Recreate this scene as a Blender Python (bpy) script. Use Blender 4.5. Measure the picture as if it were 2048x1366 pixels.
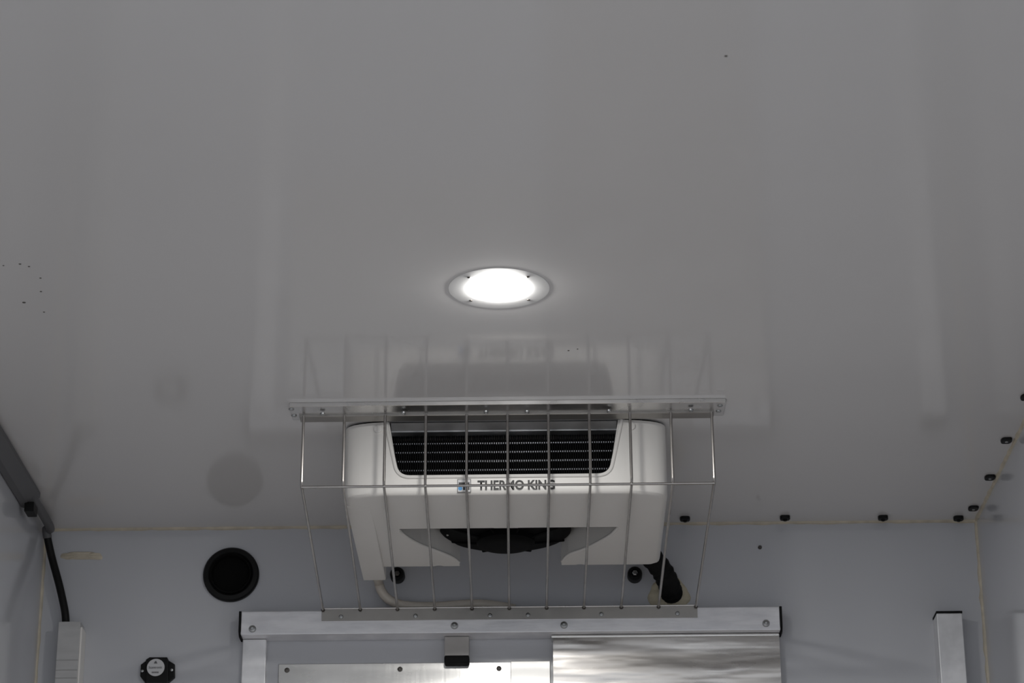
import bpy, bmesh, math, random
from mathutils import Vector, Matrix
random.seed(7)
for o in list(bpy.data.objects):
    bpy.data.objects.remove(o)
S = bpy.context.scene
C = S.collection

# ------------------------------------------------------------------ camera
CAM_Z = 0.378            # camera height over the load floor (it stands outside, low, looking up)
PITCH, YAW, ROLL = 0.387910891, 0.015163617, 0.004927157
F = 5050.0               # focal length in pixels of the 2048 wide frame
D = 5.42726505           # distance to the front bulkhead
H = 1.77153676 + CAM_Z   # ceiling height over the floor
XR = 0.960679805
XL = XR - 2.1
YB = 2.0                 # rear door opening
FW = Vector((-math.sin(YAW)*math.cos(PITCH), math.cos(YAW)*math.cos(PITCH), math.sin(PITCH)))
RT = Vector((math.cos(YAW), math.sin(YAW), 0))
UP = RT.cross(FW)
RT, UP = RT*math.cos(ROLL)-UP*math.sin(ROLL), UP*math.cos(ROLL)+RT*math.sin(ROLL)
CO = Vector((0, 0, CAM_Z))
cam = bpy.data.cameras.new('camera')
cam.sensor_width = 36.0
cam.lens = F*36/2048
cam.clip_start = 0.05
cam.dof.use_dof = True
cam.dof.focus_distance = 5.0
cam.dof.aperture_fstop = 9.0
co = bpy.data.objects.new('camera', cam)
C.objects.link(co)
m = Matrix.Identity(4)
for i in range(3):
    m[i][0], m[i][1], m[i][2], m[i][3] = RT[i], UP[i], -FW[i], CO[i]
co.matrix_world = m
S.camera = co

# ------------------------------------------------------------------ light from outside, exposure
w = bpy.data.worlds.new('overcast_sky')
S.world = w
w.use_nodes = True
bg = w.node_tree.nodes['Background']
bg.inputs[0].default_value = (0.90, 0.94, 1.0, 1)
bg.inputs[1].default_value = 1.42
LAMP = 355.0
S.view_settings.view_transform = 'Standard'
S.view_settings.look = 'None'
S.view_settings.gamma = 1
S.view_settings.use_curve_mapping = False
S.view_settings.exposure = 0.0

# ------------------------------------------------------------------ geometry helpers
def ray(px, py):
    return FW + RT*((px-1024)/F) + UP*((683-py)/F)
def on_wall(px, py, p=0.0):          # point on the bulkhead, p metres in front of it
    d = ray(px, py)
    return CO + d*((D-p)/d.y)
def on_ceil(px, py, drop=0.0):       # point on the ceiling, drop metres below it
    d = ray(px, py)
    return CO + d*((H-drop-CO.z)/d.z)

def box(bm, x0, x1, y0, y1, z0, z1, bev=0.0, seg=2):
    if x0 > x1: x0, x1 = x1, x0
    if y0 > y1: y0, y1 = y1, y0
    if z0 > z1: z0, z1 = z1, z0
    b = bmesh.new()
    v = [b.verts.new(p) for p in ((x0,y0,z0),(x1,y0,z0),(x1,y1,z0),(x0,y1,z0),(x0,y0,z1),(x1,y0,z1),(x1,y1,z1),(x0,y1,z1))]
    for f in ((3,2,1,0),(4,5,6,7),(0,1,5,4),(1,2,6,5),(2,3,7,6),(3,0,4,7)):
        b.faces.new([v[i] for i in f])
    if bev:
        bmesh.ops.bevel(b, geom=b.edges[:], offset=bev, segments=seg, affect='EDGES', profile=0.5)
    merge(bm, b)

def merge(bm, b):
    me = bpy.data.meshes.new('tmp')
    b.to_mesh(me); b.free()
    bm.from_mesh(me)
    bpy.data.meshes.remove(me)

def frame_of(axis):
    a = axis.normalized()
    r = Vector((0,0,1)) if abs(a.z) < 0.9 else Vector((1,0,0))
    u = a.cross(r).normalized()
    return a, u, a.cross(u)

def lathe(bm, origin, axis, prof, n=24, close=True):     # prof: list of (radius, height along axis)
    a, u, v = frame_of(Vector(axis))
    rings = []
    for r, h in prof:
        if r < 1e-6:
            rings.append([bm.verts.new(origin + a*h)])
        else:
            rings.append([bm.verts.new(origin + a*h + (u*math.cos(2*math.pi*k/n) + v*math.sin(2*math.pi*k/n))*r) for k in range(n)])
    for A, B in zip(rings, rings[1:]):
        for k in range(n):
            q = [A[k % len(A)], A[(k+1) % len(A)], B[(k+1) % len(B)], B[k % len(B)]]
            q = list(dict.fromkeys(q))
            if len(q) > 2:
                try: bm.faces.new(q)
                except ValueError: pass

def smooth_path(pts, n=8):
    pts = [Vector(p) for p in pts]
    out = []
    P = [pts[0]*2-pts[1]] + pts + [pts[-1]*2-pts[-2]]
    for i in range(1, len(P)-2):
        for k in range(n):
            t = k/n
            a, b, c, d = P[i-1], P[i], P[i+1], P[i+2]
            out.append(0.5*((2*b) + (c-a)*t + (2*a-5*b+4*c-d)*t*t + (3*b-a-3*c+d)*t**3))
    out.append(pts[-1])
    return out

def tube(bm, pts, r, n=10, cap=True):
    pts = [Vector(p) for p in pts]
    rings = []
    a, u, v = frame_of(pts[1]-pts[0])
    for i, p in enumerate(pts):
        t = (pts[min(i+1, len(pts)-1)] - pts[max(i-1, 0)]).normalized()
        u = (u - t*u.dot(t)).normalized()
        v = t.cross(u)
        rr = r[i] if isinstance(r, (list, tuple)) else r
        rings.append([bm.verts.new(p + (u*math.cos(2*math.pi*k/n)+v*math.sin(2*math.pi*k/n))*rr) for k in range(n)])
    for A, B in zip(rings, rings[1:]):
        for k in range(n):
            bm.faces.new((A[k], A[(k+1) % n], B[(k+1) % n], B[k]))
    if cap:
        bm.faces.new(rings[0][::-1]); bm.faces.new(rings[-1])

def prism(bm, pts, vec, bev=0.0):          # polygon (list of points) pushed along vec
    b = bmesh.new()
    vec = Vector(vec)
    A = [b.verts.new(p) for p in pts]
    B = [b.verts.new(Vector(p)+vec) for p in pts]
    b.faces.new(A[::-1]); top = b.faces.new(B)
    n = len(pts)
    for k in range(n):
        b.faces.new((A[k], A[(k+1) % n], B[(k+1) % n], B[k]))
    if bev:
        bmesh.ops.bevel(b, geom=list(top.edges), offset=bev, segments=2, affect='EDGES', profile=0.5)
    merge(bm, b)

ROOTLOC = {}
def obj(name, bm, mat, parent=None, smooth=True, angle=35):
    bmesh.ops.recalc_face_normals(bm, faces=bm.faces[:])
    me = bpy.data.meshes.new(name)
    if parent:
        L = ROOTLOC[parent.name]
    else:
        xs = [v.co for v in bm.verts]
        lo = Vector([min(c[i] for c in xs) for i in range(3)]); hi = Vector([max(c[i] for c in xs) for i in range(3)])
        L = Vector(((lo.x+hi.x)/2, (lo.y+hi.y)/2, lo.z))
    bmesh.ops.translate(bm, verts=bm.verts[:], vec=-L)
    bm.to_mesh(me); bm.free()
    if smooth:
        me.shade_smooth()
        me.set_sharp_from_angle(angle=math.radians(angle))
    me.materials.append(mat)
    o = bpy.data.objects.new(name, me)
    C.objects.link(o)
    if smooth:
        wn = o.modifiers.new('wn', 'WEIGHTED_NORMAL'); wn.keep_sharp = True
    if parent: o.parent = parent
    else: o.location = L
    ROOTLOC[o.name] = L
    return o

def thing(name, label, cat, loc, group=None):
    o = bpy.data.objects.new(name, None)
    o.empty_display_size = 0.05
    C.objects.link(o)
    o.location = loc
    ROOTLOC[o.name] = Vector(loc)
    tag(o, label, cat, group)
    return o
def tag(o, label, cat, group=None):
    o['label'] = label; o['category'] = cat
    if group: o['group'] = group
    return o
def struct(name, bm, mat, parent=None, **k):
    o = obj(name, bm, mat, parent, **k)
    o['kind'] = 'structure'
    return o
def new(): return bmesh.new()

# ------------------------------------------------------------------ materials
def mat(name, col, rough=0.5, metal=0.0, var=0.06, vscale=6.0, stretch=(1,1,1), bump=0.0, bscale=40.0, bstretch=(1,1,1), bdist=0.002, rvar=0.0, emit=None, estr=0, spec=0.5, aniso=0.0, detail=4.0):
    M = bpy.data.materials.new(name)
    M.use_nodes = True
    nt = M.node_tree; N = nt.nodes; Lk = nt.links
    b = N['Principled BSDF']
    b.inputs['Roughness'].default_value = rough
    b.inputs['Metallic'].default_value = metal
    b.inputs['Specular IOR Level'].default_value = spec
    b.inputs['Anisotropic'].default_value = aniso
    tc = N.new('ShaderNodeTexCoord')
    mp = N.new('ShaderNodeMapping'); mp.inputs['Scale'].default_value = stretch
    Lk.new(tc.outputs['Object'], mp.inputs[0])
    no = N.new('ShaderNodeTexNoise'); no.inputs['Scale'].default_value = vscale; no.inputs['Detail'].default_value = detail
    Lk.new(mp.outputs[0], no.inputs['Vector'])
    cr = N.new('ShaderNodeValToRGB')
    cr.color_ramp.elements[0].position = 0.3; cr.color_ramp.elements[1].position = 0.7
    cr.color_ramp.elements[0].color = (*[c*(1-var) for c in col], 1)
    cr.color_ramp.elements[1].color = (*[min(1, c*(1+var)) for c in col], 1)
    Lk.new(no.outputs[0], cr.inputs[0]); Lk.new(cr.outputs[0], b.inputs['Base Color'])
    if rvar:
        mr = N.new('ShaderNodeMapRange')
        mr.inputs['From Min'].default_value = 0.3; mr.inputs['From Max'].default_value = 0.7
        mr.inputs['To Min'].default_value = rough-rvar; mr.inputs['To Max'].default_value = rough+rvar
        Lk.new(no.outputs[0], mr.inputs[0]); Lk.new(mr.outputs[0], b.inputs['Roughness'])
    if bump:
        mb = N.new('ShaderNodeMapping'); mb.inputs['Scale'].default_value = bstretch
        Lk.new(tc.outputs['Object'], mb.inputs[0])
        nb = N.new('ShaderNodeTexNoise'); nb.inputs['Scale'].default_value = bscale; nb.inputs['Detail'].default_value = 2.0
        Lk.new(mb.outputs[0], nb.inputs['Vector'])
        bu = N.new('ShaderNodeBump'); bu.inputs['Strength'].default_value = bump; bu.inputs['Distance'].default_value = bdist
        Lk.new(nb.outputs[0], bu.inputs['Height']); Lk.new(bu.outputs[0], b.inputs['Normal'])
    if emit:
        b.inputs['Emission Color'].default_value = (*emit, 1)
        b.inputs['Emission Strength'].default_value = estr
    return M

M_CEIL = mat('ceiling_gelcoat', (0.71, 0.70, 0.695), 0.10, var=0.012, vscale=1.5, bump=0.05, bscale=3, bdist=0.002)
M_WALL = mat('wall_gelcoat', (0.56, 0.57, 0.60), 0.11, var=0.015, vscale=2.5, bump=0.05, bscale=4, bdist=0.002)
M_FLOOR = mat('brown_phenolic_floor', (0.58, 0.525, 0.475), 0.5, var=0.12, vscale=5, bump=0.2, bscale=150)
M_GROUND = mat('yard_asphalt', (0.40, 0.40, 0.40), 0.9, var=0.15, vscale=3, bump=0.3, bscale=60)
M_CAULK = mat('cream_sealant', (0.60, 0.54, 0.43), 0.55, var=0.15, vscale=30, bump=0.3, bscale=80)
M_FOAM = mat('yellowed_foam', (0.60, 0.54, 0.40), 0.75, var=0.16, vscale=25, bump=0.5, bscale=70, bdist=0.004)
M_ABS = mat('white_plastic', (0.83, 0.81, 0.775), 0.42, var=0.015, vscale=8)
M_BLACK = mat('black_plastic', (0.007, 0.007, 0.007), 0.5, var=0.2, spec=0.22)
M_RUBBER = mat('black_rubber', (0.007, 0.007, 0.007), 0.75, var=0.2, vscale=30, bump=0.2, bscale=90, spec=0.2)
M_DARK = mat('black_interior', (0.004, 0.004, 0.004), 0.8, var=0.1, spec=0.1)
M_ALU = mat('brushed_aluminium', (0.86, 0.86, 0.89), 0.46, 0.5, var=0.14, vscale=12, stretch=(1, 1, 5), rvar=0.10, bump=0.08, bscale=20, bstretch=(1, 1, 8))
M_ALUV = mat('brushed_aluminium_upright', (0.86, 0.86, 0.87), 0.42, 0.5, var=0.14, vscale=18, rvar=0.10, bump=0.06, bscale=25)
M_ANGLE = mat('dull_aluminium_angle', (0.38, 0.365, 0.345), 0.45, 0.9, var=0.10, vscale=14, rvar=0.06)
M_TOPANGLE = mat('satin_aluminium_angle', (0.70, 0.69, 0.68), 0.30, 1.0, var=0.06, vscale=14, rvar=0.05)
M_PLATE = mat('bright_aluminium_sheet', (0.66, 0.65, 0.63), 0.27, 1.0, var=0.05, vscale=5, stretch=(1, 1, 4), rvar=0.05, bump=0.12, bscale=5, bstretch=(14, 1, 1.5), bdist=0.0012)
M_STRIP = mat('polished_aluminium_strip', (0.66, 0.65, 0.63), 0.36, 1.0, var=0.03, vscale=12)
M_WAVY = mat('dented_aluminium_sheet', (0.50, 0.48, 0.46), 0.30, 1.0, var=0.14, vscale=6, stretch=(1, 1, 6), rvar=0.08, bump=0.55, bscale=3.2, bstretch=(1.4, 1, 9), bdist=0.006)
M_STUB = mat('dull_aluminium_stub', (0.50, 0.48, 0.46), 0.6, 0.5, var=0.10, vscale=20)
M_WIRE = mat('stainless_wire', (0.43, 0.41, 0.39), 0.25, 1.0, var=0.08, vscale=40)
M_SCREW = mat('zinc_screw', (0.46, 0.47, 0.47), 0.35, 1.0, var=0.1, vscale=60)
M_DKSCREW = mat('tarnished_screw', (0.14, 0.13, 0.12), 0.5, 1.0, var=0.2, vscale=60)
M_COILPL = mat('galvanised_plate', (0.40, 0.41, 0.43), 0.42, 1.0, var=0.18, vscale=20, rvar=0.08)
M_TUBE = mat('coil_tube', (0.80, 0.80, 0.83), 0.25, 1.0, var=0.05)
M_FIN = mat('black_coated_fin', (0.004, 0.004, 0.0045), 0.7, var=0.1, spec=0.1)
M_GREYPVC = mat('grey_conduit', (0.115, 0.115, 0.12), 0.55, var=0.05)
M_LIGHTPVC = mat('light_grey_trunking', (0.50, 0.50, 0.50), 0.45, var=0.08, vscale=14, stretch=(1, 1, 4))
M_SEAM = mat('mid_grey_seam', (0.36, 0.36, 0.36), 0.5, var=0.05)  # plain mid grey for the trunking seams
M_CABLE = mat('black_cable', (0.006, 0.006, 0.006), 0.5, var=0.1, spec=0.2)
M_HOSE = mat('cream_hose', (0.62, 0.57, 0.50), 0.4, var=0.06, vscale=30)
M_RING = mat('white_lamp_ring', (0.60, 0.60, 0.60), 0.45, var=0.01)
M_LAMP = mat('lit_diffuser', (0.9, 0.9, 0.9), 0.4, var=0.0, emit=(1.0, 0.985, 0.955), estr=LAMP)
M_INK = mat('black_ink', (0.012, 0.012, 0.012), 0.5, var=0.05)
M_BLUE = mat('blue_ink', (0.03, 0.28, 0.62), 0.45, var=0.05)
M_RED = mat('red_ink', (0.42, 0.05, 0.04), 0.45, var=0.05)
M_LABEL = mat('white_label', (0.66, 0.66, 0.67), 0.5, var=0.02)
M_PRINT = mat('grey_print', (0.13, 0.13, 0.14), 0.6, var=0.05)

# ------------------------------------------------------------------ the box body
T = 0.06
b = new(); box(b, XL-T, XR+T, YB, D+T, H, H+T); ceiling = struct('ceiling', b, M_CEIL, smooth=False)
b = new(); box(b, XL-T, XR+T, YB, D+T, -T, 0); struct('floor', b, M_FLOOR, smooth=False)
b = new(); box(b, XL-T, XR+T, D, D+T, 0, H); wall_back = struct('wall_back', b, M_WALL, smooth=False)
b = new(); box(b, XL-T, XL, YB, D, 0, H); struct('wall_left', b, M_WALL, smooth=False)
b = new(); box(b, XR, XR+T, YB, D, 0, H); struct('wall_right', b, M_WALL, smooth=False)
b = new(); box(b, -30, 30, -30, 30, -1.05, -1.0); struct('ground', b, M_GROUND, smooth=False)

def bead(name, p0, p1, r):
    p0, p1 = Vector(p0), Vector(p1)
    n = max(8, int((p1-p0).length/0.02))
    pts, rs = [], []
    for i in range(n+1):
        pts.append(p0.lerp(p1, i/n) + Vector((random.uniform(-1,1), random.uniform(-1,1), random.uniform(-1,1)))*0.0007)
        rs.append(r*random.uniform(0.8, 1.2))
    b = new(); tube(b, pts, rs, 8)
    return struct(name, b, M_CAULK)
bead('trim_1', (XL, D, H), (XR, D, H), 0.0055)            # sealant, ceiling to bulkhead
bead('trim_2', (XR, D, 0.02), (XR, D, H), 0.0062)         # bulkhead to right wall
bead('trim_3', (XL, D, 0.02), (XL, D, H), 0.0055)         # bulkhead to left wall
bead('trim_4', (XR, 2.6, H), (XR, D, H), 0.0055)          # ceiling to right wall

# scuffs on the ceiling lining
for px, py, s in ((40, 528, 3), (48, 605, 4), (7, 531, 2), (58, 533, 2.5), (81, 556, 2.5), (82, 583, 2.5), (88, 624, 2.5), (1137, 701, 2.5), (1155, 698, 2), (1452, 112, 3)):
    p = on_ceil(px, py); b = new()
    r = s*0.00093
    lathe(b, p + Vector((0, 0, 0.0005)), (0, 0, -1), ((r, 0), (r*0.8, 0.0011), (0, 0.0013)), 8)
    obj('scuff_mark', b, M_DKSCREW, ceiling)

# ------------------------------------------------------------------ ceiling lamp
def screw_into(parent, p, axis, r, h, M=None, name='screw', n=12):
    b = new(); a = Vector(axis).normalized()
    lathe(b, Vector(p) - a*0.0008, a, ((r, 0), (r, 0.0008+h*0.35), (r*0.85, 0.0008+h*0.75), (r*0.45, 0.0008+h), (r*0.35, 0.0008+h*0.72), (0, 0.0008+h*0.7)), n)
    return obj(name, b, M or M_SCREW, parent)
lc = on_ceil(998, 577)
t = thing('ceiling_light', 'lit round white downlight set into the ceiling in front of the cooling unit', 'ceiling light', lc)
RO = 92*5.02/5050*0.985
RI = 0.053
DN = (0, 0, -1)
b = new(); lathe(b, lc, DN, ((RO, 0), (RO, 0.0003), (RO-0.001, 0.0005), (RI+0.003, 0.0005), (RI, 0.0004), (RI, 0.0001)), 64); obj('bezel', b, M_RING, t)
b = new(); lathe(b, lc, DN, ((RI-0.0005, 0.0001), (RI-0.0008, 0.0007), (RI*0.96, 0.0016), (RI*0.8, 0.0036), (RI*0.5, 0.0055), (0, 0.0064)), 48); obj('diffuser', b, M_LAMP, t)
for a in (45, 135, 225, 315):
    screw_into(t, lc + Vector((math.cos(math.radians(a))*0.0725, math.sin(math.radians(a))*0.0725, -0.0003)), DN, 0.0032, 0.0016, M_DKSCREW)

# ------------------------------------------------------------------ evaporator (cooling unit)
XC = -0.0866; HW = 0.3235; Y0 = 4.742; SL = 0.0; DR = 0.159
ZB = H - DR
YR_R = on_ceil(1300, 1130, DR).y
unit = thing('evaporator_unit', 'white plastic ceiling mounted cooling unit behind the wire guard', 'cooling unit', (XC, 5.0, ZB))
def outline(inset, slant, yrear):
    prof = [(0.0, 0.060), (0.001, 0.045), (0.004, 0.034), (0.010, 0.025), (0.020, 0.017), (0.035, 0.010), (0.055, 0.0045), (0.080, 0.0012), (0.105, 0.0)]
    left = [(-HW+dx, dy) for dx, dy in prof]
    right = [(HW-dx, dy) for dx, dy in prof][::-1]
    pts = []
    for x, y in left + right:
        k = 1 - inset/HW
        pts.append((XC + x*k, Y0 + y + slant + inset))
    pts.append((XC + (HW-inset), yrear-0.012)); pts.append((XC + (HW-inset)-0.012, yrear))
    pts.append((XC - (HW-inset)+0.012, yrear)); pts.append((XC - (HW-inset), yrear-0.012))
    return pts
bm = new()
levels = [(0.005, 0.0), (0.07, 0), (0.147, 0), (0.1535, 0.0022), (0.1575, 0.006), (DR, 0.0115)]
rings = []
for drop, ins in levels:
    rings.append([bm.verts.new((x, y, H-drop)) for x, y in outline(ins, SL*drop, YR_R-ins*0.5)])
n = len(rings[0])
for A, B in zip(rings, rings[1:]):
    for k in range(n):
        bm.faces.new((A[k], A[(k+1) % n], B[(k+1) % n], B[k]))
bm.faces.new(rings[0]); bm.faces.new(rings[-1][::-1])
housing = obj('housing', bm, M_ABS, unit)
def front_pt(px, py, off=0.0):       # point on the slanted front face
    d = ray(px, py)
    # Y = Y0 + SL*(H - Z) - off
    s = (Y0 - off + SL*(H-CO.z)) / (d.y + SL*d.z)
    return CO + d*s
# front opening outline, clockwise from top left
def rounded(pts, r, n=6):
    out = []
    for i, (p, rr) in enumerate(zip(pts, r)):
        p = Vector(p); a = Vector(pts[i-1]); c = Vector(pts[(i+1) % len(pts)])
        if rr == 0: out.append(p); continue
        u = (a-p).normalized(); v = (c-p).normalized()
        for k in range(n+1):
            tt = k/n
            out.append((p+u*rr)*(1-tt)**2 + p*2*tt*(1-tt) + (p+v*rr)*tt**2)
    return out
oTL, oTR = front_pt(774, 839), front_pt(1240, 834)
oBR, oBL = front_pt(1219, 948), front_pt(797, 953)
# keep the opening symmetric in the unit's own frame
hwT = (oTR.x-oTL.x)/2; hwB = (oBR.x-oBL.x)/2; zB = (oBR.z+oBL.z)/2; xcO = (oTL.x+oTR.x+oBL.x+oBR.x)/4
open2d = rounded([(xcO-hwT, H+0.02), (xcO-hwB, zB), (xcO+hwB, zB), (xcO+hwT, H+0.02)], [0, 0.026, 0.026, 0], 8)
def cutter(bm):
    bmesh.ops.recalc_face_normals(bm, faces=bm.faces[:])
    me = bpy.data.meshes.new('cut'); bmesh.ops.translate(bm, verts=bm.verts[:], vec=-ROOTLOC['evaporator_unit']); bm.to_mesh(me); bm.free()
    o = bpy.data.objects.new('cut', me); C.objects.link(o); o.location = unit.location
    return o
cuts = []
b = new(); prism(b, [Vector((p[0], 4.60, p[1])) for p in open2d], (0, 0.275, 0)); cuts.append(cutter(b))
# underside fan recess: inner well, and the mouth cut through the bottom skin
fl, fr = on_ceil(772, 1060, DR), on_ceil(1240, 1052, DR)
yf = (fl.y+fr.y)/2
px_l = [(800, 1064), (818, 1078), (845, 1092), (880, 1105), (905, 1116), (918, 1126)]
px_r = [(1124, 1124), (1138, 1110), (1165, 1100), (1195, 1086), (1222, 1070), (1236, 1056)]
ml = [on_ceil(*q, DR) for q in px_l]; mr = [on_ceil(*q, DR) for q in px_r]
mouth = [Vector((ml[0].x, yf, 0))] + [Vector((p.x, p.y, 0)) for p in ml] + [Vector((ml[-1].x+0.004, YR_R+0.05, 0)), Vector((mr[0].x-0.004, YR_R+0.05, 0))] + [Vector((p.x, p.y, 0)) for p in mr] + [Vector((mr[-1].x, yf, 0))]
b = new(); prism(b, [p + Vector((0, 0, ZB-0.03)) for p in mouth], (0, 0, DR+0.03-0.012)); cuts.append(cutter(b))
well = [Vector((p.x, p.y if p.y > yf+0.001 else yf-0.10, 0)) for p in mouth]
b = new(); prism(b, [p + Vector((0, 0, ZB+0.012)) for p in well], (0, 0, DR-0.012-0.012)); cuts.append(cutter(b))
for q in ((878, 1133), (1160, 1129)):
    p = on_ceil(*q, DR); b = new()
    lathe(b, Vector((p.x, YR_R+0.003, ZB-0.02)), (0, 0, 1), ((0, 0), (0.0125, 0), (0.0125, 0.07), (0, 0.07)), 20); cuts.append(cutter(b))
for c in cuts:
    md = housing.modifiers.new('b', 'BOOLEAN'); md.operation = 'DIFFERENCE'; md.solver = 'EXACT'; md.object = c
dg = bpy.context.evaluated_depsgraph_get(); dg.update()
me = bpy.data.meshes.new_from_object(housing.evaluated_get(dg))
housing.modifiers.clear()
housing.modifiers.new('wn', 'WEIGHTED_NORMAL').keep_sharp = True
for c in cuts: bpy.data.objects.remove(c)
bm = new(); bm.from_mesh(me)
bmesh.ops.remove_doubles(bm, verts=bm.verts[:], dist=1e-5)
es = [e for e in bm.edges if len(e.link_faces) == 2 and e.calc_face_angle(0) > math.radians(50)]
bmesh.ops.bevel(bm, geom=es, offset=0.0016, segments=2, affect='EDGES', profile=0.5, clamp_overlap=True)
me2 = bpy.data.meshes.new('housing'); bm.to_mesh(me2); bm.free()
me2.shade_smooth(); me2.set_sharp_from_angle(angle=math.radians(30)); me2.materials.clear(); me2.materials.append(M_ABS)
housing.data = me2

# black strip drawn in for the shadow gap between housing and ceiling
b = new()
A = [Vector((x, y+0.004, H-0.0085)) for x, y in outline(0.005, 0, YR_R)]
b.free()
for seg in (A[:8], A[10:18]):
    b = new(); tube(b, [p + Vector((0, 0, 0.0045)) for p in seg], 0.0042, 6); obj('shadow_gap', b, M_DARK, unit)

def face_y(z, off=0.0): return Y0 + SL*(H-z) - off
# rim round the opening
b = new()
rim = [Vector((p[0], face_y(min(p[1], H-0.006), 0.0012), min(p[1], H-0.006))) for p in open2d]
k = (xcO,)
rim = [Vector((xcO + (p.x-xcO)*1.012, p.y, p.z-0.0022 if p.z < H-0.02 else p.z)) for p in rim]
tube(b, rim, 0.0038, 8)
obj('opening_rim', b, M_ABS, unit)
# round plugs on the front face
for px, py in ((756, 858), (1262, 852)):
    p = front_pt(px, py); b = new()
    lathe(b, p + Vector((0, 0.003, 0)), (0, -1, SL*-1), ((0.008, 0), (0.008, 0.0042), (0.0068, 0.005), (0, 0.005)), 20)
    obj('screw_plug', b, M_ABS, unit)
# coil behind the opening
yc = Y0 + 0.062
b = new(); box(b, xcO-hwT-0.002, xcO+hwT+0.002, yc+0.05, yc+0.055, zB-0.004, H-0.006); obj('coil_back', b, M_DARK, unit)
def zat(py, y, px=1000):
    d = ray(px, py); return (CO + d*((y)/d.y)).z
b = new()
zt = zat(862, Y0+0.028)
A = [(Y0+0.010, H-0.004), (Y0+0.026, zt+0.0015), (Y0+0.026, zt-0.0015), (Y0+0.050, zt-0.0015), (Y0+0.050, zt+0.002), (Y0+0.030, zt+0.002), (Y0+0.016, H-0.004)]
prism(b, [Vector((xcO-hwT+0.007, y, z)) for y, z in A], (2*hwT-0.014, 0, 0)); obj('top_plate', b, M_COILPL, unit, angle=20)
for side in (-1, 1):
    b = new()
    prism(b, [Vector((xcO + side*q, Y0+0.056, z)) for q, z in ((hwT-0.0005, H-0.006), (hwT-0.004, H-0.006), (hwB-0.004, zB+0.002), (hwB-0.0005, zB+0.002))], (0, 0.055, 0)); obj('coil_side', b, M_DARK, unit)
b = new(); box(b, xcO-hwT, xcO+hwT, Y0+0.052, yc+0.052, zB-0.010, zB-0.004); obj('coil_tray', b, M_DARK, unit)
fins = new(); pitch = 0.00462; nf = int(2*hwT/pitch)
for i in range(nf):
    x = xcO - hwT + 0.003 + i*pitch
    box(fins, x-0.00125, x+0.00125, yc, yc+0.012, zB-0.004, H-0.008)
f = obj('fin_stack', fins, M_FIN, unit, smooth=False); f['kind'] = 'stuff'
for py in (886, 903.5, 921.5, 939.5):
    z = zat(py, yc+0.015)
    b = new(); tube(b, [(xcO-hwT+0.002, yc+0.0155, z), (xcO+hwT-0.002, yc+0.0155, z)], 0.0030, 10); obj('coil_tube', b, M_TUBE, unit)

# fan seen through the underside
fx = (on_ceil(1012, 1085, DR-0.03).x); fy = 5.115
fan = new()
zf = ZB + 0.034
lathe(fan, Vector((fx, fy, zf+0.06)), DN, ((0.060, 0), (0.135, 0.005), (0.139, 0.012), (0.139, 0.050), (0.132, 0.056), (0.120, 0.060), (0.075, 0.064), (0.062, 0.066)), 40)
lathe(fan, Vector((fx, fy, zf+0.06)), DN, ((0.062, 0.060), (0.062, 0.078), (0.056, 0.084), (0.040, 0.087), (0, 0.088)), 32)
fan_o = obj('fan_shroud', fan, M_FIN, unit)
for k in range(8):
    a = math.radians(22.5 + 45*k); b = new()
    tube(b, [(fx+math.cos(a)*0.058, fy+math.sin(a)*0.058, zf-0.012), (fx+math.cos(a)*0.10, fy+math.sin(a)*0.10, zf-0.004), (fx+math.cos(a)*0.134, fy+math.sin(a)*0.134, zf+0.004)], 0.003, 6)
    obj('fan_strut', b, M_FIN, fan_o)
for px, py in ((895, 1071), (900, 1085)):
    p = on_ceil(px, py, DR-0.034)
    b = new(); lathe(b, Vector((fx, fy, zf+0.002)) + Vector((p.x-fx, p.y-fy, 0)), (0, -0.4, -1), ((0.0026, -0.004), (0.0026, 0.002), (0, 0.003)), 8); obj('screw', b, M_SCREW, fan_o)
p0 = on_ceil(1012, 1058, DR)
b = new(); box(b, p0.x-0.026, p0.x+0.026, yf-0.004, yf+0.008, ZB+0.002, ZB+0.009, 0.001); obj('latch_tab', b, M_ABS, unit)
# deeper drain trough running back along the left leg
pA, pB = on_ceil(768, 1075, DR), on_ceil(738, 1160, DR)
xl0 = XC-HW+0.003; xl1 = on_ceil(772, 1158, DR+0.006).x
yt1 = on_ceil(750, 1160, DR+0.006).y
b = new(); prism(b, [Vector((xl0, y, z)) for y, z in ((Y0+0.075, ZB+0.03), (Y0+0.075, ZB-0.0004), (yt1-0.004, ZB-0.0075), (yt1, ZB-0.0035), (yt1, ZB+0.05))], (xl1-xl0, 0, 0), 0.003); obj('drain_trough', b, M_ABS, unit)
for side, pts in ((-1, ml), (1, mr)):
    b = new(); tube(b, smooth_path([Vector((q.x, q.y, ZB+0.0015)) for q in pts], 4), 0.0032, 8); obj('recess_rim', b, M_ABS, unit)
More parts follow.
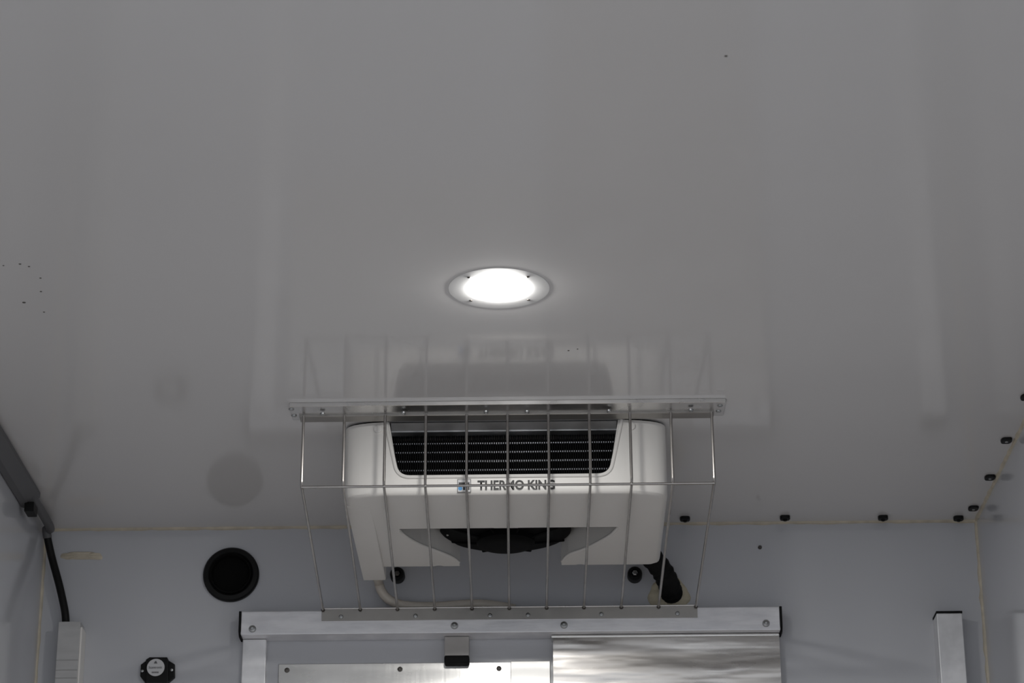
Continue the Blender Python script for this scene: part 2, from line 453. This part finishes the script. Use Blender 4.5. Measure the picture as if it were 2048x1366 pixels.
# emblem and lettering below the opening
def on_face_text(body, p, height, width, M, name, parent, tilt, off=0.0006, bold=0.0):
    cu = bpy.data.curves.new('t', 'FONT'); cu.body = body; cu.size = 1.0; cu.align_x = 'LEFT'; cu.extrude = 0.0; cu.offset = bold; cu.resolution_u = 4
    o = bpy.data.objects.new('t', cu); C.objects.link(o)
    d2 = bpy.context.evaluated_depsgraph_get(); d2.update()
    me = bpy.data.meshes.new_from_object(o.evaluated_get(d2))
    bpy.data.objects.remove(o)
    b = new(); b.from_mesh(me)
    xs = [v.co.x for v in b.verts]; ys = [v.co.y for v in b.verts]
    x0, y0, W, Hh = min(xs), min(ys), max(xs)-min(xs), max(ys)-min(ys)
    for v in b.verts:
        u = (v.co.x-x0)/W*width; q = (v.co.y-y0)/Hh*height
        z = p.z + q
        v.co = Vector((p.x+u, p.y - tilt*q - off, z))
    bmesh.ops.remove_doubles(b, verts=b.verts[:], dist=1e-6)
    return obj(name, b, M, parent, smooth=False)
q = front_pt(955, 980.5)
on_face_text('THERMO KING', q, front_pt(955, 961).z-q.z, front_pt(1110, 980).x-q.x, M_INK, 'lettering', unit, SL, 0.0008, 0.032)
def face_rect(b, px0, py0, px1, py1, off, th=0.0008):
    a = front_pt(px0, py1); c = front_pt(px1, py0)
    pts = [Vector((x, face_y(z, off), z)) for x, z in ((a.x, a.z), (c.x, a.z), (c.x, c.z), (a.x, c.z))]
    prism(b, pts, (0, th, 0))
b = new(); face_rect(b, 914.5, 958.5, 942, 985, 0.0007); badge = obj('emblem', b, M_INK, unit, smooth=False)
b = new(); face_rect(b, 915.6, 959.6, 940.9, 983.9, 0.0010); obj('emblem_ground', b, M_LABEL, badge, smooth=False)
b = new(); face_rect(b, 917.5, 965, 939, 970.5, 0.0014); obj('emblem_bar', b, M_INK, badge, smooth=False)
b = new(); face_rect(b, 919, 970.5, 927, 972, 0.0014); obj('emblem_bar', b, M_RED, badge, smooth=False)
b = new(); face_rect(b, 926, 973.5, 939, 980.5, 0.0014); obj('emblem_bar', b, M_INK, badge, smooth=False)
p = front_pt(920.5, 977.3); b = new(); lathe(b, Vector((p.x, face_y(p.z, 0.0006), p.z)), (0, -1, -SL), ((0.0042, 0), (0.0042, 0.0009), (0, 0.0009)), 16); obj('emblem_dot', b, M_BLUE, badge)

# ------------------------------------------------------------------ wire guard round the unit
g0 = on_ceil(578, 805); g1 = on_ceil(1452, 797)
gy0 = (on_ceil(578, 806).y + on_ceil(1452, 798).y)/2
gy1 = (on_ceil(578, 835).y + on_ceil(1452, 826).y)/2
guard = thing('wire_guard', 'stainless wire cage caging the white cooling unit from ceiling to rail', 'wire guard', ((g0.x+g1.x)/2, 5.0, 1.9))
b = new(); box(b, g0.x, g1.x, gy0, gy1, H-0.006, H-0.0002, 0.0006, 1); box(b, g0.x+0.001, g1.x-0.001, gy0-0.003, gy0-0.0003, H-0.0085, H-0.0002, 0.0006, 1); obj('ceiling_plate', b, M_TOPANGLE, guard)
xa = on_ceil(603, 828).x; xb = on_ceil(1424, 822).x
b = new(); box(b, xa-0.003, xb+0.003, gy1-0.030, gy1+0.001, H-0.0105, H-0.005, 0.0008, 1); obj('cage_bar', b, M_ANGLE, guard)
for px, py in ((583, 818), (588, 831), (1440, 811), (1437, 822)):
    p = on_ceil(px, py, 0.006); screw_into(guard, (p.x, p.y, H-0.006), DN, 0.0055, 0.003, M_SCREW, 'bolt')
for px, py in ((645, 827), (807, 825), (972, 823), (1054, 822.5), (1218, 821), (1382, 819.5)):
    p = on_ceil(px, py, 0.0105); screw_into(guard, (p.x, p.y, H-0.0105), DN, 0.0050, 0.0035, M_SCREW, 'bolt')
RAILP = 0.055
r0 = on_wall(482.5, 1224, RAILP); r1 = on_wall(1559, 1211.5, RAILP)
zr1 = (r0.z + r1.z)/2; zr0 = (on_wall(482.5, 1271, RAILP).z + on_wall(1559, 1259, RAILP).z)/2
ga, gb = on_wall(645, 1230, RAILP+0.003), on_wall(1393, 1222, RAILP+0.003)
zg1 = zr1 + 0.0005; zg0 = (on_wall(645, 1242.5, RAILP+0.003).z + on_wall(1393, 1233.5, RAILP+0.003).z)/2
b = new()
prism(b, [Vector((ga.x-0.002, y, z)) for y, z in ((D-RAILP-0.0035, zg0), (D-RAILP-0.0002, zg0), (D-RAILP-0.0002, zg1+0.003), (D-RAILP-0.0035, zg1+0.003))], (gb.x-ga.x+0.004, 0, 0))
obj('rail_angle', b, M_ANGLE, guard, angle=20)
b = new(); tube(b, [(ga.x-0.002, D-RAILP-0.0036, zg1+0.0028), (gb.x+0.002, D-RAILP-0.0036, zg1+0.0028)], 0.0017, 8); obj('edge_glint', b, M_TOPANGLE, guard)  # bead in brighter metal, draws the lamp glint along the top edge
for px, py in ((682, 1233.5), (831, 1232), (980, 1231), (1056, 1230), (1203, 1228.5), (1355, 1227)):
    p = on_wall(px, py, RAILP+0.0035); screw_into(guard, (p.x, D-RAILP-0.0035, p.z), (0, -1, 0), 0.0050, 0.003, M_SCREW, 'bolt')
yw = 4.690
zbend = (on_wall(603, 970, D-yw).z + on_wall(1430, 966, D-yw).z)/2
wx0 = on_wall(603.5, 970, D-yw).x; wx1 = on_wall(1428.5, 966, D-yw).x
RW = 0.00285
for i in range(11):
    tt = i/10
    x0 = wx0 + (wx1-wx0)*tt; x2 = ga.x+0.001 + (gb.x-0.002-ga.x)*tt
    top = Vector((x0, yw, H-0.010)); bend = Vector((x0+0.001*(tt-0.5), yw, zbend)); end = Vector((x2, D-RAILP-0.0045, zg1-0.001))
    d = (end-bend).normalized()
    path = [top, bend+Vector((0, 0, 0.012)), bend+Vector((0, 0, 0.004))+d*0.001, bend+d*0.004+Vector((0,0,0.001)), bend+d*0.012, end]
    b = new(); tube(b, path, RW, 8)
    wire = obj('wire', b, M_WIRE, guard)
    b = new(); lathe(b, end - d*0.003, d, ((0.0022, -0.003), (0.0045, 0.001), (0.0040, 0.003), (0.002, 0.005)), 8); obj('weld_bead', b, M_DKSCREW, guard)
b = new(); tube(b, [(wx0-0.001, yw+0.004, zbend-0.001), (wx1+0.001, yw+0.004, zbend-0.001)], RW*0.95, 8); obj('cross_wire', b, M_WIRE, guard)

# ------------------------------------------------------------------ horizontal rail
rail = thing('aluminium_rail', 'long horizontal aluminium rail with black end caps below the wire guard', 'rail', ((r0.x+r1.x)/2, D-RAILP/2, zr0))
b = new(); box(b, r0.x, r1.x, D-RAILP, D-0.0005, zr0, zr1, 0.0025, 2); obj('rail_body', b, M_ALU, rail)
for x, s in ((r0.x, -1), (r1.x, 1)):
    b = new()
    pts = [(D-0.001, zr0-0.001), (D-RAILP+0.012, zr0-0.0015), (D-RAILP-0.0005, zr0+0.008), (D-RAILP-0.0015, zr1), (D-0.001, zr1)]
    prism(b, [Vector((x-0.0004*s, y, z)) for y, z in pts], (0.0052*s, 0, 0)); obj('end_cap', b, M_RUBBER, rail)
for px, py in ((505, 1258), (909, 1251.5), (1128, 1250.5), (1532, 1247)):
    p = on_wall(px, py, RAILP); screw_into(rail, (p.x, D-RAILP, p.z), (0, -1, 0), 0.0082, 0.006, M_SCREW, 'bolt', 16)

# uprights and sheets under the rail
pp = 0.022
u0, u1 = on_wall(485, 1290, pp), on_wall(532.5, 1290, pp)
b = new(); box(b, u0.x, u1.x, D-pp, D-0.0005, 0.05, zr0-0.0008, 0.002, 2)
tag(obj('rail_upright', b, M_ALUV), 'flat aluminium upright hanging from the left end of the long rail', 'upright')
pp = 0.030
s0, s1 = on_wall(889, 1295, pp), on_wall(938, 1295, pp)
zs0 = on_wall(912, 1311, pp).z; zs1 = on_wall(912, 1326, pp).z
t = thing('rail_stub', 'short aluminium stub with black rubber foot hanging under the rail middle', 'bracket', ((s0.x+s1.x)/2, D-pp/2, zs1))
b = new(); box(b, s0.x, s1.x, D-pp, D-0.0005, zs0, zr0-0.0008, 0.0015, 2); obj('stub_body', b, M_STUB, t)
b = new(); box(b, s0.x-0.0005, s1.x+0.0005, D-pp-0.001, D-0.0006, zs1, zs0+0.001, 0.004, 3); obj('rubber_foot', b, M_RUBBER, t)
pp = 0.004
a, c = on_wall(557, 1329, pp), on_wall(1023, 1323, pp)
zp = (a.z+c.z)/2
t = thing('kick_sheet', 'bright aluminium sheet screwed flat to the wall below the rail', 'sheet', ((a.x+c.x)/2, D, zp-0.56))
b = new(); box(b, a.x, c.x, D-pp, D-0.0004, zp-0.56, zp, 0.0012, 1); obj('sheet', b, M_PLATE, t)
for px, py in ((574, 1340.5), (800, 1338.5), (998, 1337)):
    p = on_wall(px, py, pp); screw_into(t, (p.x, D-pp, p.z), (0, -1, 0), 0.0058, 0.003, M_DKSCREW)
pp = 0.009
a, c = on_wall(1021, 1322, pp), on_wall(1100.5, 1322, pp)
b = new(); box(b, a.x, c.x, D-pp, D-0.0045 if False else D-0.0005, zp-0.56, a.z, 0.0015, 2)
sh = obj('cover_strip', b, M_STRIP)
tag(sh, 'narrow glaring aluminium strip between the screwed sheet and the dented panel', 'strip')
pp = 0.034
a, c = on_wall(1106, 1290, pp), on_wall(1559, 1285, pp)
t = thing('dented_panel', 'wide dented aluminium panel hanging under the right half of the rail', 'panel', ((a.x+c.x)/2, D, 0.05))
ztp = zr0-0.0010
# the sheet itself: a gently dented grid
b = new(); nx, nz = 46, 60
zbot = 0.05
grid = []
def dent(x, z):
    s = 0
    for ax, az, ph, am in ((7, 42, 0.3, 0.0007), (11, 70, 1.7, 0.0005), (4, 95, 2.2, 0.00035), (16, 31, 4.0, 0.0004)):
        s += am*math.sin(ax*x + az*z + ph + 1.3*math.sin(5*x+ph))
    return s
for j in range(nz+1):
    tz = (j/nz)**2
    z = ztp-0.006 + (zbot-ztp+0.006)*tz
    row = []
    for i in range(nx+1):
        x = a.x + (c.x-a.x)*i/nx
        row.append(b.verts.new((x, D-pp+dent(x, z), z)))
    grid.append(row)
for j in range(nz):
    for i in range(nx):
        b.faces.new((grid[j][i], grid[j+1][i], grid[j+1][i+1], grid[j][i+1]))
bk = [[b.verts.new((x, D-0.002, z)) for x in (a.x, c.x)] for z in (ztp-0.006, zbot)]
b.faces.new([r[0] for r in grid] + [bk[1][0], bk[0][0]]); b.faces.new(([r[-1] for r in grid] + [bk[1][1], bk[0][1]])[::-1])
b.faces.new(list(grid[-1]) + [bk[1][1], bk[1][0]]); b.faces.new(list(grid[0])[::-1] + [bk[0][0], bk[0][1]])
b.faces.new((bk[0][0], bk[0][1], bk[1][1], bk[1][0]))
obj('panel_sheet', b, M_WAVY, t, angle=40)
b = new(); box(b, a.x-0.004, c.x+0.0005, D-pp-0.0025, D-0.001, ztp-0.0065, ztp, 0.0018, 2); obj('top_flange', b, M_PLATE, t)

# right-hand upright with black cap, left-hand trunking
pp = 0.056
a, c = on_wall(1873, 1226, pp), on_wall(1924, 1226, pp)
t = thing('aluminium_post', 'aluminium box post with black top cap standing by the right corner', 'post', ((a.x+c.x)/2, D-pp/2, 0.0))
b = new(); box(b, a.x, c.x, D-pp, D-0.0005, 0.0, a.z-0.0005, 0.002, 2); obj('post_body', b, M_ALUV, t)
b = new(); box(b, a.x-0.001, c.x+0.001, D-pp-0.001, D-0.0006, a.z-0.001, a.z+0.0045, 0.0012, 2); obj('top_cap', b, M_RUBBER, t)
pp = 0.050
a, c = on_wall(117, 1243, pp), on_wall(165, 1243, pp)
t = thing('cable_trunking', 'light grey upright cable trunking by the left corner below the black cable', 'trunking', ((a.x+c.x)/2, D-pp/2, 0.0))
b = new(); box(b, a.x, c.x-0.004, D-pp, D-0.0005, 0.0, a.z, 0.002, 2); obj('trunking_base', b, M_LIGHTPVC, t)
b = new(); box(b, c.x-0.0045, c.x, D-pp+0.003, D-0.0006, 0.0, a.z-0.012, 0.0012, 2); obj('lit_side', b, M_ABS, t)  # right side made whiter for the lamp light falling on it
for py in (1320, 1340, 1356):
    p = on_wall(140, py, pp); b = new(); box(b, a.x-0.0004, c.x-0.0045, D-pp-0.0008, D-pp+0.001, p.z-0.0011, p.z+0.0011, 0.0004, 1); obj('lid_seam', b, M_SEAM, t)

# ------------------------------------------------------------------ conduit and cable in the left corner
t = thing('corner_conduit', 'dark grey conduit running along the left ceiling corner towards the wall', 'conduit', (XL+0.02, 4.4, H-0.05))
e1 = 5.16
b = new()
sec = [(0, 0), (0.034, 0), (0.039, -0.004), (0.039, -0.014), (0.017, -0.036), (0.004, -0.038), (0, -0.036)]
prism(b, [Vector((XL+0.0006+x, 2.6, H-0.0006+z)) for x, z in sec], (0, e1-2.6, 0)); obj('conduit_body', b, M_GREYPVC, t, angle=20)
b = new(); box(b, XL+0.013, XL+0.034, e1-0.030, e1+0.012, H-0.056, H-0.034, 0.002, 2); obj('end_clip', b, M_BLACK, t)
cp = [Vector((XL+0.024, e1-0.03, H-0.018)), Vector((XL+0.026, e1+0.05, H-0.018)), Vector((XL+0.026, D-0.075, H-0.021)), on_wall(93, 1058, 0.055), on_wall(95, 1076, 0.047)]
b = new(); tube(b, smooth_path(cp, 5), 0.0098, 12); obj('grey_sleeve', b, M_GREYPVC, t)
cb = [on_wall(94, 1070, 0.049), on_wall(98, 1090, 0.042), on_wall(105, 1120, 0.036), on_wall(119, 1172, 0.034), on_wall(129, 1218, 0.032), on_wall(131.5, 1241, 0.030), on_wall(131.8, 1250, 0.030)]
b = new(); tube(b, smooth_path(cb, 6), 0.0088, 12)
tag(obj('black_cable', b, M_CABLE), 'thick black cable dropping from the grey conduit into the left trunking', 'cable')

# ------------------------------------------------------------------ black vent collar
vc = on_wall(461.5, 1147.5, 0.012)
vc = Vector((vc.x, D, vc.z))
t = thing('vent_collar', 'round black vent collar in the wall left of the cooling unit', 'vent', vc)
R = 56.3*5.62/5050
b = new(); lathe(b, vc, (0, -1, 0), ((R, 0), (R, 0.008), (R-0.003, 0.012), (R-0.012, 0.013), (R-0.016, 0.010), (R-0.017, 0.002)), 56); obj('flange', b, M_BLACK, t)
b = new(); lathe(b, vc, (0, -1, 0), ((R-0.0165, 0.001), (R-0.0165, 0.017), (R-0.0195, 0.018), (R-0.021, 0.016), (R-0.022, 0.002), (0, 0.002)), 48); obj('spigot', b, M_DARK, t)

# ------------------------------------------------------------------ small black sounder with round label
pp = 0.020
bp = on_wall(314, 1365, pp)
t = thing('wall_sounder', 'small black wall unit with round white label left of the rail', 'sounder', (bp.x, D, bp.z))
pts = [(280, 1352), (281.5, 1329), (292, 1321), (336, 1320), (349, 1328), (349, 1353.5), (337, 1364), (290, 1365)]
b = new(); prism(b, [Vector((on_wall(x, y, 0.012).x, D-0.0005, on_wall(x, y, 0.012).z)) for x, y in pts], (0, -0.0115, 0), 0.0015); obj('base_plate', b, M_BLACK, t)
pts = [(291.5, 1319), (299, 1314), (334, 1314), (336.5, 1319), (336.5, 1362), (332, 1365), (296, 1365), (291.5, 1361)]
b = new(); prism(b, [Vector((on_wall(x, y, pp).x, D-0.010, on_wall(x, y, pp).z)) for x, y in pts], (0, -(pp-0.010), 0), 0.002); obj('cover', b, M_BLACK, t)
lcn = on_wall(311.5, 1335, pp)
b = new(); lathe(b, Vector((lcn.x, D-pp+0.0004, lcn.z)), (0, -1, 0), ((0.0195, 0), (0.0195, 0.001), (0, 0.001)), 32); lab = obj('round_label', b, M_LABEL, t)
q = on_wall(297.5, 1337.5, pp); q.y = D-pp-0.0009
on_face_text('Scantronic', q, 0.0055, 0.0295, M_PRINT, 'label_print', lab, 0, 0.0004, 0.01)
q = on_wall(303.5, 1346.5, pp); q.y = D-pp-0.0009
for k in range(6):
    b = new(); x = q.x + k*0.0026; box(b, x, x+0.0019, D-pp-0.0010, D-pp-0.0004, q.z, q.z+0.0034); obj('label_print', b, M_PRINT, lab, smooth=False)
q = on_wall(311.5, 1325, pp)
b = new(); prism(b, [Vector((q.x-0.004, D-pp-0.0004, q.z-0.0025)), Vector((q.x+0.004, D-pp-0.0004, q.z-0.0025)), Vector((q.x+0.0012, D-pp-0.0004, q.z+0.003)), Vector((q.x-0.0012, D-pp-0.0004, q.z+0.003))], (0, -0.0006, 0)); obj('label_print', b, M_PRINT, lab, smooth=False)
for px, py in ((284.5, 1342), (343.5, 1340)):
    p = on_wall(px, py, 0.012); screw_into(t, (p.x, D-0.012, p.z), (0, -1, 0), 0.0034, 0.002, M_SCREW)

# ------------------------------------------------------------------ clips along the ceiling seams
def clip(px, py, label, along_wall):
    p = on_ceil(px, py, 0.004)
    tt = thing('cable_clip', label, 'clip', (p.x, p.y, H-0.012), 'black clips along the ceiling seams')
    b = new()
    W = 0.0115
    n = 12
    pts = []
    for sx in (1, -1):
        for k in range(7):
            a = math.radians(-90 + 30*k) if sx > 0 else math.radians(90 + 30*k)
            pts.append(Vector((p.x + sx*(W-0.006) + math.cos(a)*0.006, p.y + math.sin(a)*(0.0145 if not along_wall else 0.011), H-0.0004)))
    prism(b, pts, (0, 0, -(0.0075 if along_wall else 0.005)), 0.0018); obj('clip_body', b, M_BLACK, tt)
    if along_wall:
        b = new(); lathe(b, Vector((p.x, p.y, H-0.007)), DN, ((0.0052, 0), (0.005, 0.003), (0.003, 0.0045), (0, 0.005)), 12); obj('clip_button', b, M_BLACK, tt)
    else:
        screw_into(tt, (p.x, p.y, H-0.0054), DN, 0.0034, 0.0016, M_SCREW)
clip(1917, 1037, 'black clip on the back ceiling seam nearest the right corner', True)
clip(1766, 1036, 'black clip on the back ceiling seam second from the right corner', True)
clip(1570, 1036, 'black clip on the back ceiling seam third from the right corner', True)
clip(1370, 1038, 'black clip on the back ceiling seam just right of the cooling unit', True)
clip(1947, 1018, 'black clip along the right ceiling edge closest to the back corner', False)
clip(1980, 956.5, 'black clip along the right ceiling edge second from the corner', False)
clip(2013, 882.5, 'black clip along the right ceiling edge third from the corner', False)
clip(2053, 796, 'black clip cut by the right picture edge, foremost along the ceiling', False)

# ------------------------------------------------------------------ hoses, foam and fixings below the unit
def blob(cx, cy, rx, ry, h, seed, n=36, jag=0.10, ex=1.0):     # irregular sealant patch on the bulkhead, sizes in metres
    rnd = random.Random(seed)
    def se(c): return math.copysign(abs(c)**ex, c)
    ph = [rnd.uniform(0, 6.28) for _ in range(6)]
    def rad(a): return 1 + jag*(math.sin(2*a+ph[0])*0.5 + math.sin(3*a+ph[1])*0.6 + math.sin(5*a+ph[2])*0.4 + math.sin(9*a+ph[3])*0.25)
    b = new(); rings = []
    for s, hh in ((1.0, 0.0002), (0.93, h*0.6), (0.75, h), (0.45, h*0.85), (0.2, h)):
        rings.append([b.verts.new((cx + se(math.cos(a))*rad(a)*rx*s, D-hh*(1+0.25*math.sin(7*a+ph[4])*(s > 0.3)), cy + se(math.sin(a))*rad(a)*ry*s)) for a in [2*math.pi*k/n for k in range(n)]])
    for A, B in zip(rings, rings[1:]):
        for k in range(n): b.faces.new((A[k], A[(k+1) % n], B[(k+1) % n], B[k]))
    b.faces.new(rings[-1]); b.faces.new(rings[0][::-1])
    return b
p = on_wall(1338, 1189)
tag(obj('foam_patch', blob(p.x, p.z, 0.044, 0.041, 0.007, 3), M_FOAM), 'round yellowed foam patch on the wall around the black hose end', 'foam')
b = blob(on_wall(164, 1112).x, on_wall(164, 1112).z, 0.046, 0.0092, 0.004, 11, 40, 0.12, 0.6)
tag(obj('sealant_smear', b, M_CAULK), 'cream sealant smear on the wall by the left corner', 'sealant')
p = on_wall(1520, 1094, 0.004)
b = new(); lathe(b, Vector((p.x, D+0.0003, p.z)), (0, -1, 0), ((0.0045, 0), (0.0042, 0.004), (0.0025, 0.006), (0, 0.0065)), 10)
tag(obj('wall_plug', b, M_DKSCREW), 'tiny dark plug alone on the wall right of the cooling unit', 'plug')
h = [on_wall(1288, 1082, 0.12), on_wall(1300, 1110, 0.10), on_wall(1322, 1138, 0.07), on_wall(1334, 1160, 0.05), on_wall(1342, 1181, 0.018), on_wall(1343, 1188, 0.004)]
hp = smooth_path(h, 6)
b = new(); tube(b, hp, [0.024 + 0.0014*math.sin(i*1.9) for i in range(len(hp))], 18)
tag(obj('insulated_pipe', b, M_RUBBER), 'thick black insulated pipe from the cooling unit into the foam patch', 'pipe')
for px, py, lb in ((794, 1146, 'round dark fixing under the left leg of the cooling unit'), (1270, 1145, 'round dark fixing under the right leg of the cooling unit')):
    p = on_wall(px, py, 0.030)
    t = thing('wall_fixing', lb, 'fixing', (p.x, D, p.z-0.016), 'round fixings under the cooling unit')
    b = new(); lathe(b, Vector((p.x, D-0.0003, p.z)), (0, -1, 0), ((0.0165, 0), (0.0165, 0.022), (0.0145, 0.026), (0.009, 0.0265), (0.009, 0.018), (0, 0.018)), 24); obj('collar', b, M_BLACK, t)
    b = new(); lathe(b, Vector((p.x, D-0.017, p.z)), (0, -1, 0), ((0.0062, 0), (0.0062, 0.012), (0.004, 0.0135), (0, 0.0135)), 6); obj('nut', b, M_SCREW if px > 1000 else M_DKSCREW, t)
dh = [Vector((on_wall(757, 1158, 0.05).x, yt1+0.004, ZB+0.009)), on_wall(757, 1163, 0.050), on_wall(762, 1180, 0.040), on_wall(775, 1197, 0.034), on_wall(800, 1209, 0.030), on_wall(840, 1213, 0.026), on_wall(890, 1212, 0.022), on_wall(945, 1208, 0.018), on_wall(990, 1211, 0.018), on_wall(1030, 1218, 0.018)]
b = new(); tube(b, smooth_path(dh, 8), 0.0105, 12)
tag(obj('drain_hose', b, M_HOSE), 'cream drain hose curling from the cooling unit onto the rail', 'hose')
